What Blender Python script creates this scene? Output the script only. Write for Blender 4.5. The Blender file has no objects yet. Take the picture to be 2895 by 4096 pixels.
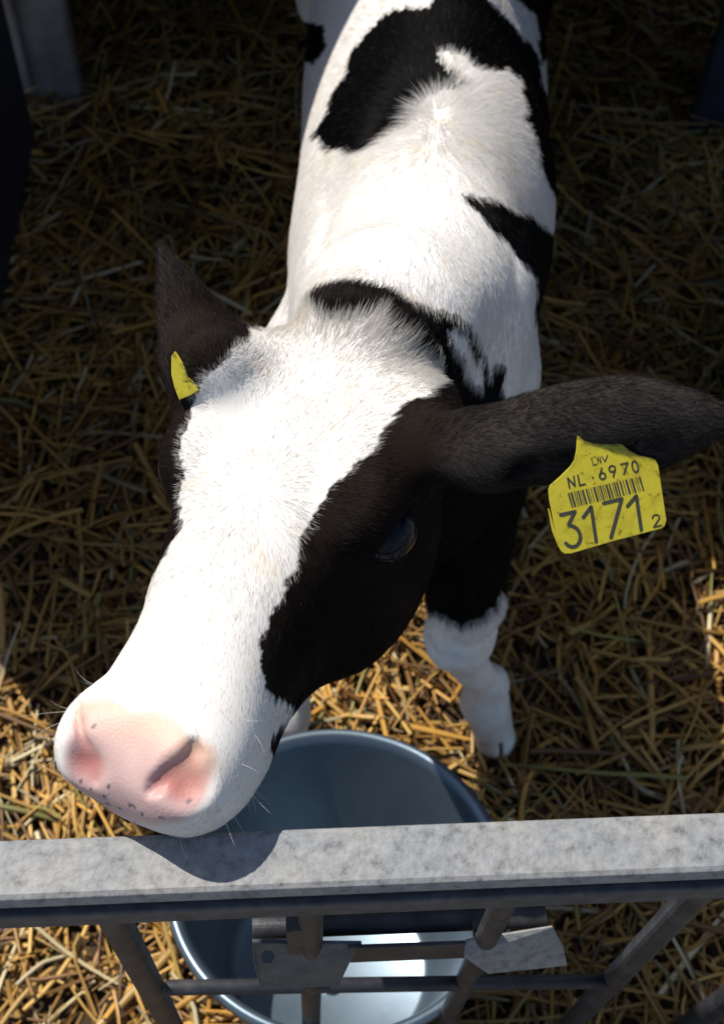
import bpy, math, time
import numpy as np
from mathutils import Vector, Matrix
sc = bpy.context.scene
COL = sc.collection
T0 = time.time()

# ------------------------------------------------------------ camera
CAM_POS = np.array([0, 0, 1.65])
CAM_R = np.array([[0.9980, -0.0630, 0.0], [0.0552, 0.8743, -0.4822], [0.0303, 0.4821, 0.8756]])
_q, _r = np.linalg.qr(CAM_R.T); CAM_R = (_q * np.sign(np.diag(_r))).T
cam_d = bpy.data.cameras.new('camera'); cam = bpy.data.objects.new('camera', cam_d); COL.objects.link(cam)
sc.camera = cam
cam_d.sensor_fit = 'VERTICAL'; cam_d.sensor_height = 36.0; cam_d.lens = 50.0
cam_d.clip_start = 0.05; cam_d.clip_end = 500
_m = Matrix([list(CAM_R[i]) + [float(CAM_POS[i])] for i in range(3)] + [[0, 0, 0, 1]])
cam.matrix_world = _m
cam_d.dof.use_dof = True; cam_d.dof.focus_distance = 0.90; cam_d.dof.aperture_fstop = 10.0
# ------------------------------------------------------------ sky, sun, exposure
SUN_AZ_VEC = np.array([-0.71, 0.71]); SUN_EL = math.radians(55.5)
_h = SUN_AZ_VEC / np.linalg.norm(SUN_AZ_VEC)
SUN_DIR = np.array([_h[0] * math.cos(SUN_EL), _h[1] * math.cos(SUN_EL), math.sin(SUN_EL)])
world = bpy.data.worlds.new('World'); sc.world = world; world.use_nodes = True
nt = world.node_tree; nt.nodes.clear()
sky = nt.nodes.new('ShaderNodeTexSky'); sky.sky_type = 'NISHITA'; sky.sun_disc = False
sky.sun_elevation = SUN_EL; sky.sun_rotation = math.atan2(_h[0], _h[1])
bg = nt.nodes.new('ShaderNodeBackground'); bg.inputs[1].default_value = 0.088
wo = nt.nodes.new('ShaderNodeOutputWorld')
nt.links.new(sky.outputs[0], bg.inputs[0]); nt.links.new(bg.outputs[0], wo.inputs[0])
sun_d = bpy.data.lights.new('sun', 'SUN'); sun = bpy.data.objects.new('sun', sun_d); COL.objects.link(sun)
sun_d.energy = 4.6; sun_d.angle = math.radians(0.5); sun_d.color = (1.0, 0.94, 0.85)
sun.rotation_euler = Vector(SUN_DIR.tolist()).to_track_quat('Z', 'Y').to_euler()
sc.view_settings.view_transform = 'Standard'; sc.view_settings.look = 'None'
sc.view_settings.exposure = 0.24; sc.view_settings.gamma = 1.0
sc.render.film_transparent = False
sc.cycles.use_denoising = True
sc.cycles.max_bounces = 6; sc.cycles.diffuse_bounces = 3; sc.cycles.glossy_bounces = 2
sc.cycles.transmission_bounces = 2; sc.cycles.transparent_max_bounces = 4
sc.cycles.use_fast_gi = False
try:
    sc.cycles_curves.shape = 'RIBBONS'; sc.cycles_curves.subdivisions = 2
except Exception:
    pass

#@@NUMPY-BEGIN
# ------------------------------------------------------------ where a photo pixel (1623 wide) lies in the place
PS = 2895 / 1623.; PF = 5689 / PS; PCX = 1447.5 / PS; PCY = 2048 / PS
def ray(u, v):
    d = np.array([u - PCX, -(v - PCY), -PF]); d /= np.linalg.norm(d); return CAM_R @ d
def at(u, v, z):
    d = ray(u, v); return CAM_POS + d * ((z - CAM_POS[2]) / d[2])
def atd(u, v, t): return CAM_POS + ray(u, v) * t
def proj(P):
    c = (np.atleast_2d(P) - CAM_POS) @ CAM_R
    return np.c_[PCX + PF * c[:, 0] / -c[:, 2], PCY - PF * c[:, 1] / -c[:, 2]]
def pip(q, poly):
    poly = np.asarray(poly, float); x, y = q[:, 0], q[:, 1]
    ins = np.zeros(len(q), bool); n = len(poly)
    lo, hi = poly.min(0), poly.max(0)
    idx = np.where((x > lo[0]) & (x < hi[0]) & (y > lo[1]) & (y < hi[1]))[0]
    xs, ys = x[idx], y[idx]; r = np.zeros(len(idx), bool)
    for i in range(n):
        x1, y1 = poly[i - 1]; x2, y2 = poly[i]
        if y1 == y2: continue
        c = ((ys < y1) != (ys < y2)) & (xs < (x2 - x1) * (ys - y1) / (y2 - y1) + x1)
        r ^= c
    ins[idx] = r
    return ins
rng = np.random.default_rng(7)

# smooth value noise
_tab = np.random.default_rng(3).random((64, 64, 64)).astype(np.float32)
def vnoise(P, s):
    q = np.asarray(P) / s; i = np.floor(q).astype(int); f = q - i; f = f * f * (3 - 2 * f)
    i &= 63; j = (i + 1) & 63; r = 0
    for a in (0, 1):
        for b in (0, 1):
            for c in (0, 1):
                ia = (i if not a else j)[:, 0]; ib = (i if not b else j)[:, 1]; ic = (i if not c else j)[:, 2]
                w = (f[:, 0] if a else 1 - f[:, 0]) * (f[:, 1] if b else 1 - f[:, 1]) * (f[:, 2] if c else 1 - f[:, 2])
                r = r + w * _tab[ia, ib, ic]
    return r * 2 - 1

# ------------------------------------------------------------ the calf as one signed-distance body
HF = np.array([-0.3700, -0.9273, 0.0564]); HL = np.array([0.9177, -0.3554, 0.1775]); HU = np.cross(HF, HL)
HU /= np.linalg.norm(HU); HL = np.cross(HU, HF); HF /= np.linalg.norm(HF); HL /= np.linalg.norm(HL)
HO = np.array([-0.057, 0.432, 0.891])
HM = np.array([HF, HL, HU])
def to_head(P): return (P - HO) @ HM.T
def from_head(q): return HO + np.atleast_2d(q) @ HM
def smin(a, b, k):
    h = np.clip(0.5 + 0.5 * (b - a) / k, 0, 1); return b + (a - b) * h - k * h * (1 - h)
def smax(a, b, k): return -smin(-a, -b, k)
def ell(P, c, r, M=None):
    q = P - np.asarray(c)
    if M is not None: q = q @ np.asarray(M).T
    r = np.asarray(r); k0 = np.linalg.norm(q / r, axis=1); k1 = np.linalg.norm(q / (r * r), axis=1)
    return k0 * (k0 - 1) / np.maximum(k1, 1e-6)
def seg(P, a, b, ra, rb):
    a = np.asarray(a, float); b = np.asarray(b, float); ab = b - a
    t = np.clip(((P - a) @ ab) / (ab @ ab), 0, 1)
    return np.linalg.norm(P - a - t[:, None] * ab, axis=1) - (ra + (rb - ra) * t)
def chain(P, pts, k=0.01):
    d = None
    for (a, ra), (b, rb) in zip(pts[:-1], pts[1:]):
        e = seg(P, a, b, ra, rb); d = e if d is None else smin(d, e, k)
    return d
def pchip(x, xs, ys):
    xs = np.asarray(xs, float); ys = np.asarray(ys, float); h = np.diff(xs); m = np.diff(ys) / h
    d = np.zeros_like(ys); s = m[:-1] * m[1:] > 0
    d[1:-1][s] = 2 * m[:-1][s] * m[1:][s] / (m[:-1][s] + m[1:][s]); d[0] = m[0]; d[-1] = m[-1]
    x = np.clip(x, xs[0], xs[-1]); i = np.clip(np.searchsorted(xs, x) - 1, 0, len(xs) - 2); t = (x - xs[i]) / h[i]
    return ((1 + 2 * t) * (1 - t) ** 2 * ys[i] + t * (1 - t) ** 2 * h[i] * d[i] + t * t * (3 - 2 * t) * ys[i + 1] + t * t * (t - 1) * h[i] * d[i + 1])

# head stations along F:  F, half width, top, bottom, lower narrowing
HS = np.array([
    (-0.150, .040, .006, -.070, .1), (-0.128, .055, .019, -.115, .1), (-0.095, .066, .022, -.145, .1), (-0.055, .074, .021, -.154, .08),
    (-0.015, .074, .017, -.152, .03), (0.025, .067, .010, -.146, .02), (0.065, .057, .003, -.134, .0), (0.105, .050, -.003, -.120, .0),
    (0.140, .053, -.006, -.108, .0), (0.165, .0545, -.009, -.096, .0), (0.185, .0505, -.015, -.087, .03), (0.200, .040, -.025, -.078, .1), (0.208, .026, -.036, -.066, .1)])
def sd_skull(P):
    q = to_head(P); F = q[:, 0]
    w = pchip(F, HS[:, 0], HS[:, 1]); t = pchip(F, HS[:, 0], HS[:, 2]); b = pchip(F, HS[:, 0], HS[:, 3]); n = pchip(F, HS[:, 0], HS[:, 4])
    c = (t + b) / 2; h = (t - b) / 2; u = (q[:, 2] - c) / h
    w = w * (1 - n * np.clip(-u, 0, 1.2))
    l = np.abs(q[:, 1] - .006 * np.clip((F - .08) / .06, 0, 1)) / w; p = 2.6
    k = (l ** p + np.abs(u) ** p) ** (1 / p)
    d = (k - 1) * np.minimum(w, h) * .92
    dc = np.maximum(F - HS[-1, 0], HS[0, 0] - F)
    return smax(d, dc, 0.012)
def march(u, v, f):
    d = ray(u, v); t = .6
    for _ in range(300):
        s_ = float(f(CAM_POS[None] + d[None] * t)[0])
        if s_ < .0003: break
        t += max(s_ * .6, .0004)
    return CAM_POS + d * t
NOST = []
def nostril_points():
    cc = lambda x, y: (.4144 * x, 1457.4 + .4144 * y)
    for pts, bowl, br in (([(1050, 500, .0022), (1050, 550, .0042), (1025, 605, .0054), (970, 652, .0058), (905, 690, .0054), (848, 728, .0042), (812, 765, .0026)], (1005, 722), (.0160, .0052)),
                          ([(425, 300, .0012), (428, 400, .0020), (455, 530, .0028), (482, 620, .0036), (500, 705, .0028)], (418, 650), (.0140, .0075))):
        ch = [(march(*cc(x, y), sd_head0) + ray(*cc(x, y)) * .0022, r) for x, y, r in pts]
        b0 = march(*cc(*bowl), sd_head0); NOST.append((ch, b0 - ray(*cc(*bowl)) * br[1], br[0]))
def sd_head(P):
    d = sd_head0(P)
    if not NOST: nostril_points()
    m = np.where(to_head(P)[:, 0] > .13)[0]
    if len(m):
        Q_ = P[m]; e = d[m]
        for ch, bc_, br_ in NOST:
            e = smax(e, -(np.linalg.norm(Q_ - bc_, axis=1) - br_), .009)
            e = smax(e, -chain(Q_, ch, .004), .0035)
        d = d.copy(); d[m] = e
    return d
def sd_head0(P):
    q = to_head(P)
    d = sd_skull(P)
    s = np.abs(q[:, 1]); qs = np.c_[q[:, 0], s, q[:, 2]]
    d = smin(d, ell(qs, (-.020, .060, -.010), (.038, .025, .026)), 0.018)       # brow and orbit
    d = smin(d, ell(qs, (-.02, .050, -.100), (.070, .031, .052)), 0.025)          # cheek
    d = smin(d, ell(qs, (-.060, .046, -.008), (.045, .026, .026)), 0.02)
    d = smin(d, ell(qs, (-.095, .060, -.020), (.022, .022, .022)), 0.02)         # ear root
    d = smax(d, -ell(qs, (-.011, .088, -.026), (.0245, .019, .0195)), 0.006)      # eye opening
    d = smin(d, ell(q, (-.135, 0, .010), (.022, .034, .018)), 0.02)              # poll
    d = smin(d, ell(qs, (.176, .030, -.036), (.028, .021, .022)), 0.016)         # nostril wing
    d = smin(d, ell(q, (.158, 0.004, -.093), (.036, .036, .014)), 0.012)             # lower lip and chin
    # mouth line
    m = np.abs(q[:, 2] + .084 - .0 * q[:, 0]) - .0012
    mouth = np.maximum(m, np.maximum(.085 - q[:, 0], .0))
    depth = np.maximum(mouth, -(d + .005))
    d = smax(d, -depth, 0.003)
    return d

B = lambda *a: np.array(a, float)
TY = [0.60, 0.68, 0.78, 0.90, 1.02, 1.16, 1.30, 1.42, 1.50, 1.54]
TCX = [.028, .028, .034, .041, .045, .040, .038, .038, .038, .038]
TW = [.045, .080, .108, .127, .129, .130, .128, .116, .080, .030]
TT = [.700, .745, .760, .745, .730, .728, .735, .735, .715, .660]
TB = [.490, .430, .400, .385, .375, .378, .400, .440, .500, .580]
KNEE = at(1030, 1420, .28); CAN = at(1058, 1497, .19); FET = at(1085, 1585, .085); HOOF = at(1107, 1655, .028)
LEGS = {
 'near': [(B(.098, .735, .58), .050), (B(.104, .70, .46), .050), (KNEE + B(0.0, .012, .06), .037), (KNEE, .0345), (CAN, .0185), (FET + B(0, .012, .045), .0195), (FET + B(0, .004, .004), .0255), (FET * .45 + HOOF * .55 + B(0, 0, .012), .0215), (HOOF + B(0, -.004, .012), .0245)],
 'off': [(B(-.045, .735, .58), .058), (B(-.055, .70, .46), .045), (B(-.060, .655, .31), .033), (B(-.062, .65, .27), .033), (B(-.066, .63, .18), .018), (B(-.070, .605, .10), .020), (B(-.073, .59, .075), .0255), (B(-.075, .575, .04), .0235)],
 'hind_l': [(B(.115, 1.36, .58), .085), (B(.125, 1.36, .46), .060), (B(.128, 1.46, .34), .032), (B(.128, 1.45, .28), .027), (B(.128, 1.42, .12), .022), (B(.128, 1.40, .04), .026)],
 'hind_r': [(B(-.045, 1.36, .58), .085), (B(-.055, 1.36, .46), .060), (B(-.058, 1.46, .34), .032), (B(-.058, 1.45, .28), .027), (B(-.058, 1.42, .12), .022), (B(-.058, 1.40, .04), .026)],
}
def sd_torso(P):
    y = P[:, 1]
    cx = pchip(y, TY, TCX); w = pchip(y, TY, TW); t = pchip(y, TY, TT); b = pchip(y, TY, TB)
    c = (t + b) / 2; h = (t - b) / 2; u = (P[:, 2] - c) / h
    a_ = np.clip((y - .94) / .14, 0, 1); a_ = a_ * a_ * (3 - 2 * a_); w2 = w * (1 - (.10 + .30 * a_) * np.clip(u + .25 * a_, 0, 1) + .05 * a_)
    k = (np.abs((P[:, 0] - cx) / w2) ** 2.15 + np.abs(u) ** 2.15) ** (1 / 2.15)
    d = (k - 1) * np.minimum(w, h) * .9
    return smax(d, np.maximum(y - 1.54, .60 - y), 0.04)
def sd_body(P):
    d = sd_torso(P)
    d = smin(d, ell(P, (.037, .76, .70), (.050, .11, .065)), .05)                # withers
    for sx in (1, -1):
        d = smin(d, ell(P, (.032 + sx * .076, .745, .60), (.028, .085, .12)), .035)   # shoulder
        d = smin(d, ell(P, (.037 + sx * .065, 1.40, .62), (.06, .11, .12)), .05)      # haunch
    neck = chain(P, [(from_head((-.105, 0, -.038))[0], .048), (B(.010, .63, .80), .060), (B(.035, .74, .70), .075)], .03)
    thr = chain(P, [(from_head((-.085, 0, -.088))[0], .050), (B(.020, .60, .66), .070), (B(.036, .66, .54), .088)], .03)
    nk = smin(neck, thr, .05)
    d = smin(d, nk, .05)
    for k_, L in LEGS.items():
        e = chain(P, L, .014); d = smin(d, e, .028)
    lg = np.clip((.40 - P[:, 2]) / .1, 0, 1) * (d < .05); d = d + lg * .0016 * (np.sin(P[:, 0] * 190 + P[:, 2] * 22) * .6 + vnoise(P, .022))
    d = smin(d, ell(P, KNEE + B(0, -.010, -.008), (.030, .026, .034)), .012)
    cl = np.maximum(np.abs((P - HOOF) @ np.array([.96, .25, 0])) - .0022, np.maximum(P[:, 2] - .062, P[:, 1] - HOOF[1] + .002)); d = smax(d, -cl, .004)
    tail = chain(P, [(B(.038, 1.53, .69), .022), (B(.038, 1.57, .62), .016), (B(.038, 1.575, .38), .012), (B(.038, 1.57, .28), .018)], .02)
    d = smin(d, tail, .02)
    return d

# ears: cupped leaves given by a centre line, a half width and the two edge directions
def ear_points(base, mid, tip, wdir, curl, W, n=70, m=26, rootw=.5, tw=0.0, pk=.5, t0=.3, tp=1.7):
    base, mid, tip = map(np.asarray, (base, mid, tip)); pts = []; nrm = []; par = []
    for i in range(n):
        t = i / (n - 1); c = (1 - t) ** 2 * base + 2 * t * (1 - t) * mid + t * t * tip
        a = 2 * (1 - t) * (mid - base) + 2 * t * (tip - mid); a = a / np.linalg.norm(a)
        w = wdir - a * (wdir @ a); w /= np.linalg.norm(w); o = np.cross(a, w)
        if tw:
            w, o = w * math.cos(tw * t) + o * math.sin(tw * t), o * math.cos(tw * t) - w * math.sin(tw * t)
        hw = W * (rootw + (1 - rootw) * math.sin(min(1, t / pk) * math.pi / 2)) * max(0.0, 1 - max(0, (t - t0) / (1.005 - t0)) ** tp) + .001
        R_ = max(hw / curl, 1e-4); cu = curl * (1.25 - .75 * t)
        for j in range(m):
            s = -1 + 2 * j / (m - 1); ang = s * cu
            R2 = hw / max(math.sin(min(cu, 1.5)), .2)
            pts.append(c + w * R2 * math.sin(ang) + o * R2 * (1 - math.cos(ang))); nrm.append(-o * math.cos(ang) + w * math.sin(ang)); par.append((t, s))
    return np.array(pts), np.array(nrm), np.array(par), (lambda t: (1 - t) ** 2 * base + 2 * t * (1 - t) * mid + t * t * tip)
EAR_R = ear_points(atd(1050, 1030, .850), atd(1300, 1002, .800), atd(1658, 938, .815), CAM_R @ B(.10, -.85, -.50), 1.0, .0300, rootw=.62, pk=.65, t0=.55, tp=2.0)
EAR_L = ear_points(atd(492, 828, .905), atd(445, 735, .925), atd(364, 560, .932), CAM_R @ B(.78, .60, -.30), .9, .0280, rootw=1.0, t0=.2, tp=1.3)
def sd_cloud(P, pts, r):
    out = np.full(len(P), 1.0, np.float32)
    lo, hi = pts.min(0) - .03, pts.max(0) + .03
    idx = np.where(((P > lo) & (P < hi)).all(1))[0]
    pf = pts.astype(np.float32); p2 = (pf ** 2).sum(1); rr = np.asarray(r, np.float32)
    for i in range(0, len(idx), 20000):
        q = P[idx[i:i + 20000]].astype(np.float32)
        dd = np.sqrt(np.maximum((q ** 2).sum(1)[:, None] + p2[None] - 2 * q @ pf.T, 0)) - rr[None]
        out[idx[i:i + 20000]] = dd.min(1)
    return out
def ear_r(E, root=.0055, tip=.0028):
    t = E[2][:, 0]; s = np.abs(E[2][:, 1]); return (root + (tip - root) * t) * (1 - .35 * s * s)
def sd_ears(P):
    o1, o2 = HO * 0, 0
    return np.minimum(sd_cloud(P - 0, EAR_R[0], ear_r(EAR_R)), sd_cloud(P, EAR_L[0], ear_r(EAR_L)))
def sd_earroot(P):
    a = from_head((-.085, .045, -.030))[0]; b = from_head((-.085, -.045, -.028))[0]
    return np.minimum(seg(P, a, EAR_R[3](.10), .030, .019), seg(P, b, EAR_L[3](.10), .028, .024))
def sdf(P):
    h = sd_head(P); h = smin(h, sd_earroot(P), .022); b = sd_body(P)
    d = smin(h, b, .022)
    e = sd_ears(P)
    d = np.where(e < .9, smin(d, e, .016), d)
    m = np.where(e < .05)[0]
    if len(m):
        d = d.copy()
        for E_, j, dep in ((EAR_R, 15, .0062),):
            g_ = [(E_[0][i * 26 + j] + E_[1][i * 26 + j] * dep, .0035 + .0025 * math.sin(math.pi * i / 69)) for i in range(12, 60, 8)]
            d[m] = smax(d[m], -chain(P[m], g_, .004), .006)
    return d

def surface_nets(f, lo, hi, h):
    lo = np.asarray(lo, float); n = np.ceil((np.asarray(hi) - lo) / h).astype(int); n = (n // 4 + 1) * 4 + 1
    hc = h * 4; nc = (n - 1) // 4 + 1
    g = np.stack(np.meshgrid(*[lo[i] + np.arange(nc[i]) * hc for i in range(3)], indexing='ij'), -1).reshape(-1, 3)
    V = np.concatenate([f(g[i:i + 200000]) for i in range(0, len(g), 200000)]).reshape(nc).astype(np.float32)
    D = V
    for ax in range(3):                                     # trilinear upsample
        m = D.shape[ax]; idx = np.arange((m - 1) * 4 + 1); i0 = np.minimum(idx // 4, m - 2); t = (idx - i0 * 4) / 4.0
        sh = [1, 1, 1]; sh[ax] = -1; t = t.reshape(sh).astype(np.float32)
        D = np.take(D, i0, ax) * (1 - t) + np.take(D, i0 + 1, ax) * t
    near = np.where(np.abs(D).ravel() < hc * 1.3)[0]
    ii = np.stack(np.unravel_index(near, D.shape), -1)
    pts = lo + ii * h; vals = np.empty(len(pts), np.float32)
    for i in range(0, len(pts), 300000): vals[i:i + 300000] = f(pts[i:i + 300000])
    D.ravel()[near] = vals
    S = D < 0
    a = S[:-1, :-1, :-1]; cnt = np.zeros(a.shape, np.int8)
    for dx in (0, 1):
        for dy in (0, 1):
            for dz in (0, 1):
                cnt += S[dx:S.shape[0] - 1 + dx, dy:S.shape[1] - 1 + dy, dz:S.shape[2] - 1 + dz]
    act = (cnt > 0) & (cnt < 8); cells = np.argwhere(act)
    vid = np.full(act.shape, -1, np.int32); vid[tuple(cells.T)] = np.arange(len(cells))
    acc = np.zeros((len(cells), 3)); num = np.zeros(len(cells))
    cor = [(x, y, z) for x in (0, 1) for y in (0, 1) for z in (0, 1)]
    for c in cor:
        for ax in range(3):
            if c[ax]: continue
            e = list(c); e[ax] = 1
            v0 = D[cells[:, 0] + c[0], cells[:, 1] + c[1], cells[:, 2] + c[2]]; v1 = D[cells[:, 0] + e[0], cells[:, 1] + e[1], cells[:, 2] + e[2]]
            k = (v0 < 0) != (v1 < 0); t = np.where(k, v0 / np.where(k, v0 - v1, 1), 0)
            p = np.array(c, float)[None].repeat(len(cells), 0); p[:, ax] += t
            acc[k] += p[k]; num[k] += 1
    verts = lo + (cells + acc / num[:, None]) * h
    quads = []
    for ax in range(3):
        b, c = (ax + 1) % 3, (ax + 2) % 3
        s0 = np.moveaxis(S, ax, 0); diff = s0[:-1] != s0[1:]
        e = np.argwhere(diff); inside = s0[:-1][tuple(e.T)]
        E = np.zeros_like(e); rest = [i for i in range(3) if i != ax]
        E[:, ax] = e[:, 0]; E[:, rest[0]] = e[:, 1]; E[:, rest[1]] = e[:, 2]
        ok = (E[:, b] > 0) & (E[:, c] > 0) & (E[:, b] < act.shape[b]) & (E[:, c] < act.shape[c]); E = E[ok]; inside = inside[ok]
        def g2(db, dc):
            q = E.copy(); q[:, b] -= db; q[:, c] -= dc; return vid[tuple(q.T)]
        Q = np.stack([g2(1, 1), g2(0, 1), g2(0, 0), g2(1, 0)], -1)
        Q[~inside] = Q[~inside][:, ::-1]; quads.append(Q)
    return verts, np.concatenate(quads)
def sdf_grad(P, e=.0015):
    g = np.stack([sdf(P + d) - sdf(P - d) for d in np.eye(3) * e], -1)
    return g / np.maximum(np.linalg.norm(g, axis=1, keepdims=True), 1e-9)
#@@NUMPY-END

# ------------------------------------------------------------ coat pattern: patches traced once and frozen on the calf's surface
def cr(pts, ox, oy, s): return [(ox + s * x, oy + s * y) for x, y in pts]
c1 = lambda p: cr(p, 0, 1457.4, .4144)
c4 = lambda p: cr(p, 280.3, 504.5, .518)
c5 = lambda p: cr(p, 952.9, 784.8, .4127)
c6 = lambda p: cr(p, 616.6, 0, .449)
c7 = lambda p: cr(p, 560.5, 1289.2, .4836)
BODY_BLACK = [
 c6([(185,680),(270,560),(280,470),(345,390),(380,280),(450,190),(520,110),(600,60),(700,40),(770,55),(800,-20),(900,-200),(1000,-200),(1060,0),(1110,60),(1190,130),(1260,210),(1312,270),(1325,400),(1370,540),(1500,650),(1500,980),(1400,1000),(1380,950),(1340,870),(1310,760),(1290,660),(1240,590),(1250,500),(1240,480),(1230,410),(1200,380),(1140,350),(1060,355),(1000,340),(960,290),(880,260),(820,250),(810,290),(860,380),(930,450),(900,460),(830,440),(760,490),(700,540),(680,590),(640,640),(560,680),(470,745),(410,750),(350,725),(290,750),(240,700),(200,690)]),
 c6([(930,950),(1000,980),(1100,990),(1200,1040),(1270,1060),(1340,1130),(1400,1170),(1550,1250),(1550,1600),(1290,1575),(1300,1440),(1290,1340),(1230,1290),(1180,1220),(1110,1160),(1040,1110),(1000,1040),(940,990)]),
 c6([(1200,0),(1230,-250),(1600,-250),(1600,285),(1390,285),(1330,315),(1312,230),(1310,100),(1260,50)]),
 c6([(100,110),(240,120),(262,230),(200,315),(100,320)]),
 c6([(130,1475),(200,1475),(250,1495),(290,1500),(340,1462),(420,1430),(500,1430),(580,1460),(650,1490),(660,1530),(660,1620),(450,1600),(350,1620),(280,1610),(240,1580),(150,1530)]),
 c4([(1105,355),(1180,345),(1270,368),(1345,390),(1415,420),(1500,490),(1565,580),(1595,650),(1600,700),(1600,720),(1570,620),(1590,600),(1623,590),(1645,620),(1650,800),(1600,900),(1400,760),(1250,650),(1150,560),(1060,460)]),
 c4([(1200,335),(1310,340),(1400,368),(1470,408),(1525,470),(1560,550),(1460,505),(1400,455),(1340,415),(1250,390)]),
 [(880,760),(1010,830),(1135,850),(1135,900),(1190,960),(1195,1200),(1180,1260),(1140,1312),(1110,1360),(1085,1378),(1040,1398),(1010,1392),(980,1370),(900,1420),(760,1300),(760,900)],
]
BODY_WHITE = [c4([(1470,455),(1395,450),(1425,520),(1480,605),(1510,680),(1550,710),(1556,600),(1515,520),(1480,465)])]
HEAD_WHITE = [
 [(640,692),(690,696),(740,722),(790,716),(850,712),(862,735),(905,760),(930,790),(975,815),(1003,840),(975,868),(962,888),(925,905),(880,930),(852,975),(835,1020),(790,1050),(742,1090),(705,1150),(695,1180),(668,1212),(663,1260),(640,1330),(618,1355),(606,1400),(580,1445),(582,1495),(603,1550),(650,1578),(668,1610),(640,1625),(612,1650),(606,1690),(598,1750),(575,1805),(520,1880),(380,1930),(100,1900),(40,1500),(200,1480),(250,1420),(300,1340),(375,1250),(400,1185),(408,1140),(398,1110),(405,1060),(408,1000),(425,940),(440,885),(490,825),(530,775),(590,722)]]
NOSE_PAD = c1([(395,300),(440,270),(600,262),(720,330),(850,330),(950,375),(1030,470),(1100,480),(1165,530),(1185,600),(1155,700),(1120,800),(1070,880),(985,940),(850,965),(700,940),(560,890),(440,835),(365,750),(345,640),(355,500),(375,380)])
WHORL = np.array([.045, .885])
def regions(P):
    """0 body, 1 head, 2 ear"""
    h = np.minimum(sd_head(P), sd_earroot(P)); b = sd_body(P); e = sd_ears(P)
    q = to_head(P)
    r = np.where((h < b + .004) & (q[:, 0] > -.150), 1, 0)
    r = np.where((e < np.minimum(h, b) + .002) & (e < .5), 2, r)
    return r
def is_white(P, reg):
    j = np.c_[vnoise(P, .006), vnoise(P + 5, .006), vnoise(P + 9, .006)] * .0025 + np.c_[vnoise(P, .02), vnoise(P + 5, .02), vnoise(P + 9, .02)] * .002
    Q = proj(P + j)
    blk = np.zeros(len(P), bool)
    for p in BODY_BLACK: blk |= pip(Q, p)
    for p in BODY_WHITE: blk &= ~pip(Q, p)
    blk &= P[:, 2] > .335 + .02 * vnoise(P, .02)
    w = ~blk
    hw = np.zeros(len(P), bool)
    for p in HEAD_WHITE: hw |= pip(Q, p)
    w = np.where(reg == 1, hw, w); w = np.where(reg == 2, False, w)
    return w
def soft_in(Q, poly, s):
    """distance-softened membership: 1 deep inside, 0 outside"""
    poly = np.asarray(poly, float); d = np.full(len(Q), 1e9)
    for i in range(len(poly)):
        a = poly[i - 1]; ab = poly[i] - a
        t = np.clip(((Q - a) @ ab) / (ab @ ab), 0, 1); d = np.minimum(d, np.linalg.norm(Q - a - t[:, None] * ab, axis=1))
    return np.clip(np.where(pip(Q, poly), d, -d) / s + .35, 0, 1)
def coat_rgb(P, reg, w):
    n = vnoise(P, .03)[:, None] * .5 + .5; n2 = vnoise(P + 3, .012)[:, None] * .5 + .5
    white = np.where((reg == 1)[:, None], np.array([.75, .725, .69]), np.array([.90, .88, .855])) * (1 - .03 * n2) * np.array([1, 1, 1])
    white = np.where(n2 > .80, white * np.array([1, .97, .91]), white)
    bb = np.array([.0032, .0032, .0040]) * np.ones((len(P), 1)); ew = np.clip((np.abs(to_head(P)[:, 1:2]) - .085) / .035, 0, 1); hb = (np.array([.032, .027, .025]) * ew + np.array([.0130, .0088, .0070]) * (1 - ew)) * (.6 + .8 * n)
    q = to_head(P); br = np.clip((-q[:, 1] - .052) / .012, 0, 1) * np.clip((q[:, 0] - .025) / .02, 0, 1) * (reg == 1)
    hb = hb * (1 - br[:, None]) + np.array([.085, .030, .014]) * br[:, None]
    black = np.where((reg > 0)[:, None], hb, bb)
    dirt = (np.clip((.13 - P[:, 2]) / .08, 0, 1) * np.clip(.35 + vnoise(P, .018) * .9, 0, 1) * .7)[:, None]; white = white * (1 - dirt) + np.array([.40, .29, .17]) * dirt
    return np.where(w[:, None], white, black)

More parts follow.
